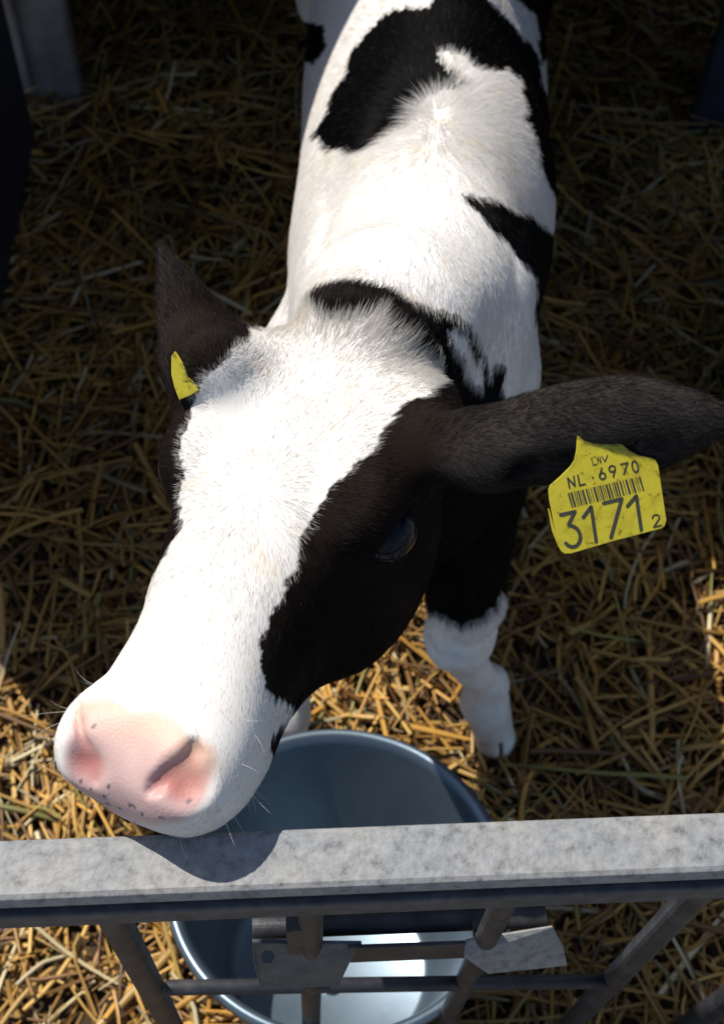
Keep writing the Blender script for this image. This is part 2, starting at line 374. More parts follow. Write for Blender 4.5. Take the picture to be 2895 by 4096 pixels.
# ------------------------------------------------------------ materials
def mat(name):
    m = bpy.data.materials.new(name); m.use_nodes = True; nt = m.node_tree
    b = nt.nodes['Principled BSDF']; return m, nt, b
def N(nt, t, **kw):
    n = nt.nodes.new(t)
    for k, v in kw.items():
        if k.startswith('i_'): n.inputs[k[2:].replace('_', ' ')].default_value = v
        else: setattr(n, k, v)
    return n
def ramp(nt, fac, stops):
    r = nt.nodes.new('ShaderNodeValToRGB'); e = r.color_ramp.elements
    while len(e) < len(stops): e.new(.5)
    for k, (p, c) in enumerate(stops): e[k].position = p; e[k].color = (*c, 1)
    nt.links.new(fac, r.inputs[0]); return r.outputs[0]
def noise_mat(name, stops, scale, rough=.6, metal=0., bump=0., detail=6, bscale=None, stretch=None, spec=.5, second=None):
    m, nt, b = mat(name); tc = N(nt, 'ShaderNodeTexCoord'); mp = N(nt, 'ShaderNodeMapping')
    if stretch: mp.inputs['Scale'].default_value = stretch
    nt.links.new(tc.outputs['Object'], mp.inputs[0])
    n = N(nt, 'ShaderNodeTexNoise'); n.inputs['Scale'].default_value = scale; n.inputs['Detail'].default_value = detail; n.inputs['Roughness'].default_value = .65
    nt.links.new(mp.outputs[0], n.inputs[0])
    c = ramp(nt, n.outputs[0], stops)
    if second:
        n3 = N(nt, 'ShaderNodeTexNoise'); n3.inputs['Scale'].default_value = second[0]; n3.inputs['Detail'].default_value = 3; nt.links.new(mp.outputs[0], n3.inputs[0])
        c2 = ramp(nt, n3.outputs[0], second[1]); mx = N(nt, 'ShaderNodeMix', data_type='RGBA', blend_type='MULTIPLY'); mx.inputs[0].default_value = 1
        nt.links.new(c, mx.inputs[6]); nt.links.new(c2, mx.inputs[7]); c = mx.outputs[2]
    nt.links.new(c, b.inputs['Base Color'])
    b.inputs['Roughness'].default_value = rough; b.inputs['Metallic'].default_value = metal; b.inputs['Specular IOR Level'].default_value = spec
    if bump:
        n2 = N(nt, 'ShaderNodeTexNoise'); n2.inputs['Scale'].default_value = bscale or scale * 2; n2.inputs['Detail'].default_value = 4
        nt.links.new(mp.outputs[0], n2.inputs[0]); bp = N(nt, 'ShaderNodeBump'); bp.inputs['Strength'].default_value = bump; bp.inputs['Distance'].default_value = .002
        nt.links.new(n2.outputs[0], bp.inputs['Height']); nt.links.new(bp.outputs[0], b.inputs['Normal'])
    return m
M_GALV = noise_mat('galvanised_steel', [(.30, (.10, .10, .097)), (.42, (.225, .223, .217)), (.52, (.28, .276, .268)), (.70, (.35, .345, .335))], 130, rough=.6, metal=.0, bump=.3, bscale=260, detail=10, second=(22, [(.3, (.74, .80, .88)), (.7, (1, .99, .97))]))
M_STEEL_DK = noise_mat('dark_worn_steel', [(.3, (.022, .024, .03)), (.55, (.05, .052, .06)), (.75, (.09, .09, .095))], 45, rough=.55, metal=.3, bump=.3, bscale=150)
M_CHAN = noise_mat('shade_toned_zinc', [(.3, (.035, .04, .045)), (.55, (.07, .075, .085)), (.75, (.12, .125, .13))], 70, rough=.65, metal=.1, bump=.3)  # same galvanised steel, darkened to paint in shade on the rail's lower face
M_PLATE = noise_mat('zinc_plate', [(.3, (.05, .058, .07)), (.55, (.09, .10, .115)), (.75, (.15, .155, .165))], 50, rough=.6, metal=.2, bump=.2)
M_PAIL = noise_mat('pail_steel', [(.3, (.12, .165, .21)), (.6, (.16, .21, .26)), (.8, (.22, .27, .31))], 12, rough=.40, metal=.75, bump=.05)
M_PANEL = noise_mat('dark_blue_panel', [(.3, (.012, .015, .03)), (.7, (.03, .035, .06))], 12, rough=.5)
M_HUTCH = noise_mat('weathered_white_plastic', [(.3, (.10, .095, .09)), (.55, (.21, .21, .22)), (.75, (.28, .28, .28))], 9, rough=.55, bump=.1)
M_TAG = noise_mat('yellow_tag_plastic', [(.3, (.30, .25, .012)), (.5, (.44, .38, .022)), (.75, (.50, .43, .03))], 90, rough=.42, bump=.05, second=(260, [(.30, (.55, .45, .3)), (.40, (1, 1, 1))]))
M_INK, _, _b = mat('black_print'); _b.inputs['Base Color'].default_value = (.035, .035, .025, 1); _b.inputs['Roughness'].default_value = .6
M_GROUND = noise_mat('trodden_bedding', [(.3, (.012, .007, .003)), (.55, (.05, .028, .010)), (.75, (.13, .08, .025))], 70, rough=.9, bump=.6, detail=8)
M_YARD = noise_mat('concrete_yard', [(.3, (.16, .15, .14)), (.7, (.28, .27, .25))], 8, rough=.85, bump=.2)
M_EYE, _nt, _b = mat('wet_dark_eye'); _b.inputs['Base Color'].default_value = (.012, .012, .018, 1); _b.inputs['Roughness'].default_value = .09; _b.inputs['Specular IOR Level'].default_value = .14

# skin under the coat: colour attribute plus the bare pink nose
M_SKIN, nt, b = mat('coat_skin')
ca = N(nt, 'ShaderNodeAttribute', attribute_name='coat'); ba = N(nt, 'ShaderNodeAttribute', attribute_name='bare')
tc = N(nt, 'ShaderNodeTexCoord'); vo = N(nt, 'ShaderNodeTexVoronoi'); vo.inputs['Scale'].default_value = 520; nt.links.new(tc.outputs['Object'], vo.inputs[0])
bp = N(nt, 'ShaderNodeBump'); bp.inputs['Distance'].default_value = .00014; nt.links.new(ba.outputs['Fac'], bp.inputs['Strength']); nt.links.new(vo.outputs[0], bp.inputs['Height'])
nt.links.new(ca.outputs['Color'], b.inputs['Base Color']); nt.links.new(bp.outputs[0], b.inputs['Normal'])
mr = N(nt, 'ShaderNodeMapRange'); mr.inputs[3].default_value = .85; mr.inputs[4].default_value = .50; nt.links.new(ba.outputs['Fac'], mr.inputs[0]); nt.links.new(mr.outputs[0], b.inputs['Roughness'])
mr2 = N(nt, 'ShaderNodeMath', operation='MULTIPLY'); mr2.inputs[1].default_value = .25; nt.links.new(ba.outputs['Fac'], mr2.inputs[0]); nt.links.new(mr2.outputs[0], b.inputs['Subsurface Weight'])
b.inputs['Subsurface Radius'].default_value = (1, .35, .2); b.inputs['Subsurface Scale'].default_value = .006; _ms = N(nt, 'ShaderNodeMapRange'); _ms.inputs[3].default_value = .04; _ms.inputs[4].default_value = .45; nt.links.new(ba.outputs['Fac'], _ms.inputs[0]); nt.links.new(_ms.outputs[0], b.inputs['Specular IOR Level'])

def hair_mat(name, attr=True, col=None, trans=.38, rough=.5, spec=.5):
    m, nt, b = mat(name); out = nt.nodes['Material Output']
    tr = N(nt, 'ShaderNodeBsdfTranslucent'); mx = N(nt, 'ShaderNodeMixShader'); mx.inputs[0].default_value = trans
    if attr:
        a = N(nt, 'ShaderNodeAttribute', attribute_name='coat'); nt.links.new(a.outputs['Color'], b.inputs['Base Color']); nt.links.new(a.outputs['Color'], tr.inputs[0])
    else:
        b.inputs['Base Color'].default_value = (*col, 1); tr.inputs[0].default_value = (*col, 1)
    b.inputs['Roughness'].default_value = rough; b.inputs['Specular IOR Level'].default_value = spec
    nt.links.new(b.outputs[0], mx.inputs[1]); nt.links.new(tr.outputs[0], mx.inputs[2]); nt.links.new(mx.outputs[0], out.inputs[0])
    return m
M_HAIR = hair_mat('coat_hair', spec=.22, trans=.50, rough=.36)
M_LASH = hair_mat('dark_hair', False, (.006, .005, .005), .0, .7, .1)
M_WHISK = hair_mat('white_hair', False, (.8, .76, .7), .3)
M_STRAW, nt, b = mat('straw'); a = N(nt, 'ShaderNodeAttribute', attribute_name='tone'); nt.links.new(a.outputs['Color'], b.inputs['Base Color'])
b.inputs['Roughness'].default_value = .42; b.inputs['Specular IOR Level'].default_value = .5
_tc = N(nt, 'ShaderNodeTexCoord')

# ------------------------------------------------------------ object helpers
def link(name, me, m=None, parent=None):
    o = bpy.data.objects.new(name, me); COL.objects.link(o)
    if m is not None: me.materials.append(m)
    if parent is not None: o.parent = parent
    return o
def tag(o, label=None, cat=None, group=None, kind=None):
    for k, v in (('label', label), ('category', cat), ('group', group), ('kind', kind)):
        if v: o[k] = v
    return o
def empty(name, loc=(0, 0, 0)):
    o = bpy.data.objects.new(name, None); COL.objects.link(o); o.location = loc; return o
def mesh_np(name, V, Fq, smooth=True):
    me = bpy.data.meshes.new(name); V = np.asarray(V, np.float32); Fq = np.asarray(Fq, np.int32); k = Fq.shape[1]
    me.vertices.add(len(V)); me.vertices.foreach_set('co', V.ravel())
    me.loops.add(Fq.size); me.loops.foreach_set('vertex_index', Fq.ravel())
    me.polygons.add(len(Fq)); me.polygons.foreach_set('loop_start', np.arange(len(Fq), dtype=np.int32) * k)
    me.update(calc_edges=True); me.validate()
    if smooth: me.polygons.foreach_set('use_smooth', np.ones(len(me.polygons), bool))
    return me
def attr_col(me, name, C3, dom='POINT'):
    a = me.attributes.new(name, 'FLOAT_COLOR', dom); a.data.foreach_set('color', np.c_[C3, np.ones(len(C3))].astype(np.float32).ravel())
class MB:
    """collects loops of verts and faces into one mesh"""
    def __init__(s): s.v = []; s.f = []
    def add(s, V, Fs):
        n = len(s.v); s.v += [tuple(map(float, p)) for p in V]; s.f += [tuple(i + n for i in f) for f in Fs]; return s
    def tube(s, pts, r, n=16, cap=True, sq=1.0, up=(0, 0, 1)):
        pts = [np.asarray(p, float) for p in pts]; r = [r] * len(pts) if np.isscalar(r) else r; rings = []
        for i, p in enumerate(pts):
            t = pts[min(i + 1, len(pts) - 1)] - pts[max(i - 1, 0)]; t = t / np.linalg.norm(t)
            u = np.asarray(up, float); u = u - t * (u @ t)
            if np.linalg.norm(u) < 1e-3: u = np.array([1., 0, 0]) - t * t[0]
            u /= np.linalg.norm(u); w = np.cross(t, u)
            rings.append([p + (u * math.cos(2 * math.pi * j / n) * sq + w * math.sin(2 * math.pi * j / n)) * r[i] for j in range(n)])
        V = [q for R_ in rings for q in R_]; Fs = []
        for i in range(len(pts) - 1):
            for j in range(n): Fs.append((i * n + j, i * n + (j + 1) % n, (i + 1) * n + (j + 1) % n, (i + 1) * n + j))
        if cap: Fs += [tuple(range(n))[::-1], tuple((len(pts) - 1) * n + j for j in range(n))]
        return s.add(V, Fs)
    def prism(s, poly, a, b):
        """poly: list of 3-D points (one face), extruded by vector a->b"""
        poly = [np.asarray(p, float) for p in poly]; n = len(poly); off = np.asarray(b, float) - np.asarray(a, float)
        V = poly + [p + off for p in poly]
        Fs = [tuple(range(n))[::-1], tuple(range(n, 2 * n))] + [(j, (j + 1) % n, n + (j + 1) % n, n + j) for j in range(n)]
        return s.add(V, Fs)
    def lathe(s, prof, c, n=96, M=np.eye(3)):
        V = []; Fs = []; m = len(prof)
        for k in range(n):
            a = 2 * math.pi * k / n
            for r, z in prof: V.append(np.asarray(c) + np.array([r * math.cos(a), r * math.sin(a), z]) @ M.T)
        for k in range(n):
            for i in range(m - 1): Fs.append((k * m + i, ((k + 1) % n) * m + i, ((k + 1) % n) * m + i + 1, k * m + i + 1))
        return s.add(V, Fs)
    def build(s, name, m=None, parent=None, smooth=False, bevel=0., seg=2):
        me = bpy.data.meshes.new(name); me.from_pydata(s.v, [], s.f); me.update()
        import bmesh
        bm = bmesh.new(); bm.from_mesh(me); bmesh.ops.recalc_face_normals(bm, faces=bm.faces); bm.to_mesh(me); bm.free()
        if smooth: me.polygons.foreach_set('use_smooth', np.ones(len(me.polygons), bool))
        o = link(name, me, m, parent)
        if bevel:
            md = o.modifiers.new('bevel', 'BEVEL'); md.width = bevel; md.segments = seg; md.limit_method = 'ANGLE'; md.angle_limit = math.radians(35)
        return o
def curves_obj(name, pts, rad, m, col=None, parent=None):
    """pts (n,k,3), rad (n,k)"""
    n, k = pts.shape[:2]; c = bpy.data.hair_curves.new(name); c.add_curves([k] * n)
    c.attributes['position'].data.foreach_set('vector', pts.astype(np.float32).ravel())
    ra = c.attributes.get('radius') or c.attributes.new('radius', 'FLOAT', 'POINT'); ra.data.foreach_set('value', rad.astype(np.float32).ravel())
    if col is not None: attr_col(c, 'coat', col, 'CURVE')
    c.materials.append(m); o = bpy.data.objects.new(name, c); COL.objects.link(o)
    if parent is not None: o.parent = parent
    return o

# ------------------------------------------------------------ the calf
CV, CQ = surface_nets(sdf, (-.30, .18, -.01), (.32, 1.62, 1.04), .0024)
CG = sdf_grad(CV); CV = CV - CG * np.clip(sdf(CV), -.002, .002)[:, None]
creg = regions(CV); cw = is_white(CV, creg); ccol = coat_rgb(CV, creg, cw)
Q = proj(CV); qh = to_head(CV)
front = (CG * (CAM_POS - CV)).sum(1) > 0
bare = soft_in(Q, NOSE_PAD, 22) * (creg == 1) * (qh[:, 0] > .12) * (qh[:, 2] > -.094)
pn = vnoise(CV, .010)[:, None] * .5 + .5; pn2 = vnoise(CV, .004)[:, None]
pink = np.array([.54, .35, .335]) * (1 - pn) + np.array([.61, .43, .40]) * pn
# rosier inside the nostrils, tan towards the top of the pad
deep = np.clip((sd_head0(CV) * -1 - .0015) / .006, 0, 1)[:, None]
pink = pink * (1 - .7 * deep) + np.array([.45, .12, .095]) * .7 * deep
tan = np.clip((.188 - qh[:, 0]) / .02, 0, 1)[:, None]; pink = pink * (1 - .65 * tan) + np.array([.66, .45, .31]) * .65 * tan
spots = (vnoise(CV + 2, .0032) > .22 + .5 * np.clip((qh[:, 2] + .078) / .036, 0, 1)) & (qh[:, 2] < -.042) & (bare > .2) | (np.linalg.norm(Q - [215, 1625], axis=1) < 5.5)
for _x, _y in c1([(490,755),(590,738),(430,790),(462,800),(500,812),(522,828),(548,838),(582,830),(640,855),(652,780),(705,842),(775,890),(870,912),(612,716),(560,790),(725,846),(1075,715),(1020,812),(430,715)]):
    spots |= (np.linalg.norm(Q - [_x, _y], axis=1) < 3.6) & (creg == 1)
spots &= bare > .05
pink = np.where(spots[:, None], np.array([.10, .07, .09]), pink)
ccol = ccol * (1 - bare[:, None]) + pink * bare[:, None]; ccol = np.where(spots[:, None], pink, ccol)
nearpad = np.clip(soft_in(Q, NOSE_PAD, 60), 0, 1) * (creg == 1) * cw
hoofz = (np.linalg.norm(CV[:, :2] - HOOF[:2], axis=1) < .05) & (CV[:, 2] < .034) | (CV[:, 2] < .03) & (CV[:, 1] > 1.2) | (CV[:, 2] < .03) & (CV[:, 0] < -.04)
ccol = np.where(hoofz[:, None], np.array([.36, .27, .22]) * (.7 + .5 * pn), ccol)
eyel = np.minimum(np.linalg.norm(qh - (-.010, .078, -.026), axis=1), np.linalg.norm(qh - (-.010, -.078, -.026), axis=1))
ccol = np.where((eyel < .027)[:, None], np.array([.012, .010, .010]), ccol)
cme = mesh_np('calf', CV, CQ); attr_col(cme, 'coat', ccol); _a = cme.attributes.new('bare', 'FLOAT', 'POINT'); _a.data.foreach_set('value', bare.astype(np.float32))
calf = link('calf', cme, M_SKIN)
tag(calf, 'young black and white calf with a pink nose, standing on straw at the gate', 'calf')

# hair roots
def sample_roots(dens):
    a, b, c, d = CV[CQ[:, 0]], CV[CQ[:, 1]], CV[CQ[:, 2]], CV[CQ[:, 3]]
    area = .5 * np.linalg.norm(np.cross(c - a, d - b), axis=1); cen = (a + b + c + d) / 4
    return cen, area
cen, area = sample_roots(None)
fr = creg[CQ[:, 0]]; fn = CG[CQ].mean(1); fb = bare[CQ].mean(1)
dens = np.where(fr == 1, 1.35e6, np.where(fr == 2, 1.2e6, .55e6))
dens = dens * np.where(fn[:, 2] < -.3, .45, 1) * np.where((cen[:, 1] > 1.22), .35, 1) * np.where(cen[:, 2] < .036, .05, 1) * np.where((fb > .10), 0, 1) * np.where(sd_skull(cen) < -.0035, np.where((fr == 1) & (to_head(cen)[:, 0] > .10), 0, 1), 1)
qe = to_head(cen); ey = np.minimum(np.linalg.norm(qe - (-.010, .078, -.026), axis=1), np.linalg.norm(qe - (-.010, -.078, -.026), axis=1))
dens = dens * (ey > .0235)
cnt = rng.poisson(area * dens); fi = np.repeat(np.arange(len(CQ)), cnt)
u = rng.random((len(fi), 2)); W4 = np.c_[(1 - u[:, 0]) * (1 - u[:, 1]), u[:, 0] * (1 - u[:, 1]), u[:, 0] * u[:, 1], (1 - u[:, 0]) * u[:, 1]]
RP = (CV[CQ[fi]] * W4[..., None]).sum(1); RN = (CG[CQ[fi]] * W4[..., None]).sum(1); RN /= np.linalg.norm(RN, axis=1, keepdims=True)
reg = fr[fi]; hw_ = is_white(RP, reg); hcol = coat_rgb(RP, reg, hw_)
nh = len(RP)
qh = to_head(RP)
# flow of the coat
flow = np.zeros((nh, 3))
hv = qh[:, :2] - np.array([.012, .0]); hv = hv / np.maximum(np.linalg.norm(hv, axis=1, keepdims=True), 1e-4)
fh = hv[:, :1] * HF + hv[:, 1:2] * HL + (-.15 * np.clip(np.abs(qh[:, 1:2]) / .05, 0, 1.5)) * HU
bv = RP[:, :2] - WHORL; bl = np.linalg.norm(bv, axis=1, keepdims=True); bv = bv / np.maximum(bl, 1e-3)
fbd = np.c_[bv[:, :1] * 1.1, bv[:, 1:2] * .9, -.55 * np.clip(np.abs(RP[:, :1] - .04) / .06, 0, 1.4)]
low = np.clip((.42 - RP[:, 2:3]) / .1, 0, 1); fbd = fbd * (1 - low) + np.array([0, .1, -1.]) * low
fe = np.where(RP[:, :1] > .0, EAR_R[0][-13] - EAR_R[0][13], EAR_L[0][-13] - EAR_L[0][13]); fe = fe / np.linalg.norm(fe, axis=1, keepdims=True)
flow = np.where((reg == 1)[:, None], fh, np.where((reg == 2)[:, None], fe, fbd))
clump = np.c_[vnoise(RP, .010), vnoise(RP + 11, .010), vnoise(RP + 23, .010)] * .9 + np.c_[vnoise(RP, .03), vnoise(RP + 11, .03), vnoise(RP + 23, .03)] * .5
cs = np.where(reg == 1, .20, np.where(reg == 2, .20, .26))[:, None]
flow = flow + clump * cs + rng.normal(0, .11, (nh, 3))
flow -= RN * (flow * RN).sum(1, keepdims=True); flow /= np.maximum(np.linalg.norm(flow, axis=1, keepdims=True), 1e-4)
wd = np.linalg.norm(RP - np.array([.045, .885, .74]), axis=1)
wz = np.exp(-(wd / .07) ** 2)
F_ = qh[:, 0]
Ln = np.where(reg == 1, .0070 - .0022 * np.clip((F_ - .05) / .10, 0, 1) + .006 * np.clip((-F_ - .08) / .05, 0, 1), np.where(reg == 2, .007, .0105 + .010 * wz))
pollz = np.clip((-F_ - .09) / .04, 0, 1) * (reg < 2) * (np.abs(qh[:, 1]) < .07) * (qh[:, 2] > -.03) * (F_ > -.2)
Ln = Ln + .003 * pollz
brisk = (reg == 0) * np.clip((.48 - RP[:, 2]) / .06, 0, 1) * np.clip((RP[:, 2] - .34) / .03, 0, 1) * (RP[:, 1] < .8); Ln = Ln + .006 * brisk
Ln = Ln * rng.uniform(.65, 1.2, nh); Ln = np.where(RP[:, 2] < .3, np.minimum(Ln, .007), Ln)
lift = np.where(reg == 1, .19, np.where(reg == 2, .30, .20)) + .5 * wz + .25 * pollz + rng.normal(0, .06, nh)
lift = np.clip(lift, .08, 1.2)[:, None]; Ln_ = Ln[:, None]
K = 5; HP = np.zeros((nh, K, 3)); cur = RP - RN * .0008; HP[:, 0] = cur
for k in range(1, K):
    lk = lift * (1.5 - k * .32); dvec = flow * np.cos(lk) + RN * np.sin(lk) + rng.normal(0, .05, (nh, 3)); cur = cur + dvec * Ln_ / (K - 1); HP[:, k] = cur
base_r = np.where(reg == 0, .000105, .000078) * rng.uniform(.7, 1.25, nh)
HRr = base_r[:, None] * np.array([1.0, 1.0, .85, .6, .15])[None]
hcol = hcol * rng.uniform(.86, 1.06, (nh, 1)); lf = (~hw_) & (rng.random(nh) < np.where(reg == 2, .09, .045)); hcol[lf] = np.array([.075, .060, .052])
hcol = np.clip(hcol, 0, .92)
hair = curves_obj('coat_hair', HP, HRr, M_HAIR, hcol, calf)
print('hairs', nh, 'verts', len(CV), round(time.time() - T0, 1))

# eyes
for s in (1, -1):
    c = from_head((-.010, s * .0695, -.0265))[0]; n_, m_ = 24, 32; V = []; Fs = []
    ax = (HL * s * .93 + HU * .25 + HF * .15); ax /= np.linalg.norm(ax)
    for i in range(n_ + 1):
        th = math.pi * i / n_; rr_ = .0205 * math.sin(th)
        zz = .0205 * math.cos(th); e1 = np.cross(ax, HF); e1 /= np.linalg.norm(e1); e2 = np.cross(ax, e1)
        for j in range(m_): V.append(c + ax * zz + (e1 * math.cos(2 * math.pi * j / m_) + e2 * math.sin(2 * math.pi * j / m_)) * rr_)
    for i in range(n_):
        for j in range(m_): Fs.append((i * m_ + j, i * m_ + (j + 1) % m_, (i + 1) * m_ + (j + 1) % m_, (i + 1) * m_ + j))
    MB().add(V, Fs).build('eye', M_EYE, calf, smooth=True)
    # lashes along the upper lid
    L = []; nL = 14
    for k in range(nL):
        t = (k + .5) / nL * 2 - 1; root = from_head((-.010 + t * .020, s * .0790, -.026 + .0150 * math.sqrt(max(0, 1 - t * t)) - .001))[0]
        d = HL * s * 1.0 + HU * (.05) - HF * .35 + HF * t * .6 + rng.normal(0, .12, 3); d /= np.linalg.norm(d); ln = .013 * rng.uniform(.7, 1.2)
        L.append([root + d * ln * a + (HU * .0 - np.array([0, 0, 1.]) * .004) * a * a for a in np.linspace(0, 1, 5)])
    L = np.array(L); curves_obj('eyelashes', L, np.tile(np.array([.00018, .00016, .00012, .0001, .00003]), (nL, 1)), M_LASH, None, calf)
# whiskers
Wk = []
fidx = np.where((creg == 1) & (to_head(CV)[:, 0] > .13) & (bare < .3) & (np.abs(to_head(CV)[:, 1]) > .02))[0]
for k in rng.choice(fidx, 46):
    p = CV[k]; d = CG[k] * .9 + HF * .35 + rng.normal(0, .25, 3); d /= np.linalg.norm(d); ln = rng.uniform(.006, .024)
    bend = rng.normal(0, .25, 3) + np.array([0, 0, -.15])
    Wk.append([p + d * ln * a + bend * ln * a * a for a in np.linspace(0, 1, 6)])
Wk = np.array(Wk); curves_obj('whiskers', Wk, np.tile(np.array([.00010, .00009, .00008, .00006, .00005, .00002]), (len(Wk), 1)), M_WHISK, None, calf)

# ------------------------------------------------------------ ear tags
TN = CAM_R @ B(-.06, -.13, .99); TN /= np.linalg.norm(TN)
def make_tag(name, outline, conv, depth_pt, normal, text=True, th=.0016):
    p0 = atd(*depth_pt)
    def on(u, v, off=0.0):
        d = ray(u, v); t = ((p0 - CAM_POS) @ normal) / (d @ normal); return CAM_POS + d * t + normal * off
    root = empty(name, p0.tolist())
    root.rotation_euler = (0, 0, 0)
    def loc(P): return [np.asarray(p) - p0 for p in P]
    MB().prism(loc([on(*c) for c in conv(outline)]), normal * 0, -normal * th).build('tag_panel', M_TAG, root, bevel=.0004)
    return root, on, loc
TAG_OUT = [(820,545),(824,470),(835,400),(870,370),(930,358),(975,372),(1000,410),(1022,450),(1060,505),(1110,548),(1165,575),(1225,585),(1252,600),(1266,630),(1285,760),(1310,925),(1302,955),(1280,972),(1020,1040),(790,1108),(755,1108),(735,1090),(722,1060),(697,940),(672,810),(668,760),(678,735),(730,690),(785,635),(808,600)]
ear_tag, on, loc = make_tag('ear_tag', TAG_OUT, c5, (1360, 1110, .8142), TN)
tag(ear_tag, 'yellow ear tag with black numbers and a barcode on the wide ear at right', 'ear tag')
def strokes(paths, w, off=.0002):
    mb = MB()
    for pth in paths:
        pts = [loc([on(*c5([p])[0], off)])[0] for p in pth]
        # ribbon with round joins
        for a, b_ in zip(pts[:-1], pts[1:]):
            t = b_ - a; L = np.linalg.norm(t); t /= L; s_ = np.cross(TN, t) * w / 2
            mb.prism([a - s_, b_ - s_, b_ + s_, a + s_], TN * 0, TN * .00012)
        for a in pts:
            e1 = np.cross(TN, [1., 0, 0]); e1 /= np.linalg.norm(e1); e2 = np.cross(TN, e1)
            mb.prism([a - TN * .00003 + (e1 * math.cos(k * math.pi / 6) + e2 * math.sin(k * math.pi / 6)) * w / 2 for k in range(12)], TN * 0, TN * .00012)
    return mb
def arc(cx, cy, rx, ry, a0, a1, n=10, rot=-.24):
    out = []
    for k in range(n + 1):
        a = math.radians(a0 + (a1 - a0) * k / n); x, y = rx * math.cos(a), ry * math.sin(a)
        out.append((cx + x * math.cos(rot) - y * math.sin(rot), cy + x * math.sin(rot) + y * math.cos(rot)))
    return out
big = [[(735,895),(812,878),(778,948)] + arc(795, 1012, 46, 58, -75, 150, 12), [(858,908),(900,852),(928,1040)], [(968,832),(1066,808),(1008,1018)], [(1098,848),(1145,792),(1172,975)]]
mid = [[(783,748),(773,695),(812,738),(806,686)][0:4], [(828,680),(838,735),(868,728)], [(908,692),(911,694)],
       arc(962, 684, 17, 17, 0, 360, 12), [(948,680),(958,642)], arc(1014, 645, 17, 17, 0, 360, 12), [(1030,649),(1021,689)], [(1062,621),(1098,612),(1078,674)], arc(1139, 633, 16, 31, 0, 360, 14)]
small = [[(902,586),(911,625),(931,620)], [(938,616),(932,584),(954,612),(948,580)], [(958,578),(975,606),(989,572)], ]
two = [[(1233,910)] + arc(1252, 912, 19, 18, -170, 20, 8) + [(1240,962),(1280,952)]]
s_px = .74 / 5689 * .80 / .98
strokes(big, 19 * s_px).build('printed_number', M_INK, ear_tag)
strokes(mid, 9 * s_px).build('printed_number', M_INK, ear_tag)
strokes(two, 8 * s_px).build('printed_number', M_INK, ear_tag)
strokes(small, 4.5 * s_px).build('printed_letters', M_INK, ear_tag)
bars = MB(); xx = 0.0; r5 = np.random.default_rng(12)
while xx < 1:
    wb = r5.choice([.010, .010, .022, .030]); a0, a1 = xx, min(1, xx + wb)
    def bc(t, e): return (772 + t * 395 + e * 22, 778 - t * 92 + e * 76)
    bars.prism(loc([on(*c5([p])[0], .0002) for p in (bc(a0, 0), bc(a1, 0), bc(a1, 1), bc(a0, 1))]), TN * 0, TN * .00012); xx = a1 + r5.choice([.012, .014, .024])
bars.build('barcode', M_INK, ear_tag)
# the back half of the tag peeking out at its left edge
MB().prism(loc([on(*p, -.004) for p in c5([(668,865),(676,870),(700,960),(730,1070),(745,1100),(724,1072),(690,985)])]), TN * 0, -TN * .001).build('back_panel', M_TAG, ear_tag)
TN2 = CAM_R @ B(-.45, -.2, .85); TN2 /= np.linalg.norm(TN2)
tag2, _, _ = make_tag('ear_tag', [(384,798),(392,788),(404,806),(422,836),(438,862),(444,876),(428,886),(402,897),(392,872),(384,840)], lambda p: p, (415, 850, .8948), TN2)
tag(tag2, 'sliver of a plain yellow ear tag showing under the upright ear at the left', 'ear tag')

# ------------------------------------------------------------ the pail
PT = at(757, 1962, .27); PC = (PT[0], PT[1], 0.0)
tl = math.radians(13); PM = np.array([[1, 0, 0], [0, math.cos(-tl), -math.sin(-tl)], [0, math.sin(-tl), math.cos(-tl)]])
c0 = PT - np.array([0, 0, .21]) @ PM.T
prof = [(0, .000), (.098, .000), (.104, .003), (.112, .02), (.152, .203), (.156, .213), (.161, .216), (.1655, .213), (.1665, .207), (.1640, .201), (.158, .199), (.155, .195), (.112, -.002), (.106, -.006), (0, -.006)]
bucket = MB().lathe(prof, c0, 128, PM).build('bucket', M_PAIL, None, smooth=True)
tag(bucket, 'round blue-grey steel feeding bucket standing on the straw below the gate', 'bucket')
MB().lathe([(0, .012), (.006, .011), (.010, .006), (.011, .0005)], c0 + np.array([.0, -.02, .0]) @ PM.T, 24, PM).build('valve_knob', M_PAIL, bucket, smooth=True)

# ------------------------------------------------------------ the gate
ZB = .832
GA = (at(0, 1880, ZB) + at(0, 2028, ZB)) / 2; GB = (at(1623, 1820, ZB) + at(1623, 1958, ZB)) / 2
gd = GB - GA; gd[2] = 0; gd /= np.linalg.norm(gd); gn = np.array([-gd[1], gd[0], 0.]); up = np.array([0, 0, 1.])
gw = abs((at(811, 1850, ZB) - at(811, 1993, ZB)) @ gn)
gate = empty('gate', (float(GA[0]), float(GA[1]), 0.0)); G0 = np.array([GA[0], GA[1], 0.0])
tag(gate, 'galvanised steel pen gate with a broad flat top rail and thin bars', 'gate')
def gl(s, off, z): return gd * s + gn * off + up * z
L0, L1 = -.42, .84; hw2 = gw / 2
prof2 = [(-hw2, ZB - .008), (-hw2 + .002, ZB - .0015), (-hw2 + .005, ZB), (hw2 - .004, ZB), (hw2 - .001, ZB - .0015), (hw2, ZB - .004), (hw2, ZB - .008), (-hw2, ZB - .012)]
MB().prism([gl(L0, o_, z) for o_, z in prof2], 0 * gd, gd * (L1 - L0)).build('top_rail', M_GALV, gate, bevel=.0006, seg=2)
prof3 = [(hw2, ZB - .0125), (hw2, ZB - .042), (hw2 - .003, ZB - .045), (-hw2 + .003, ZB - .045), (-hw2 - .0045, ZB - .042), (-hw2 - .0045, ZB - .018), (-hw2 - .0035, ZB - .0165), (-hw2 + .004, ZB - .0165), (-hw2 + .004, ZB - .0125)]
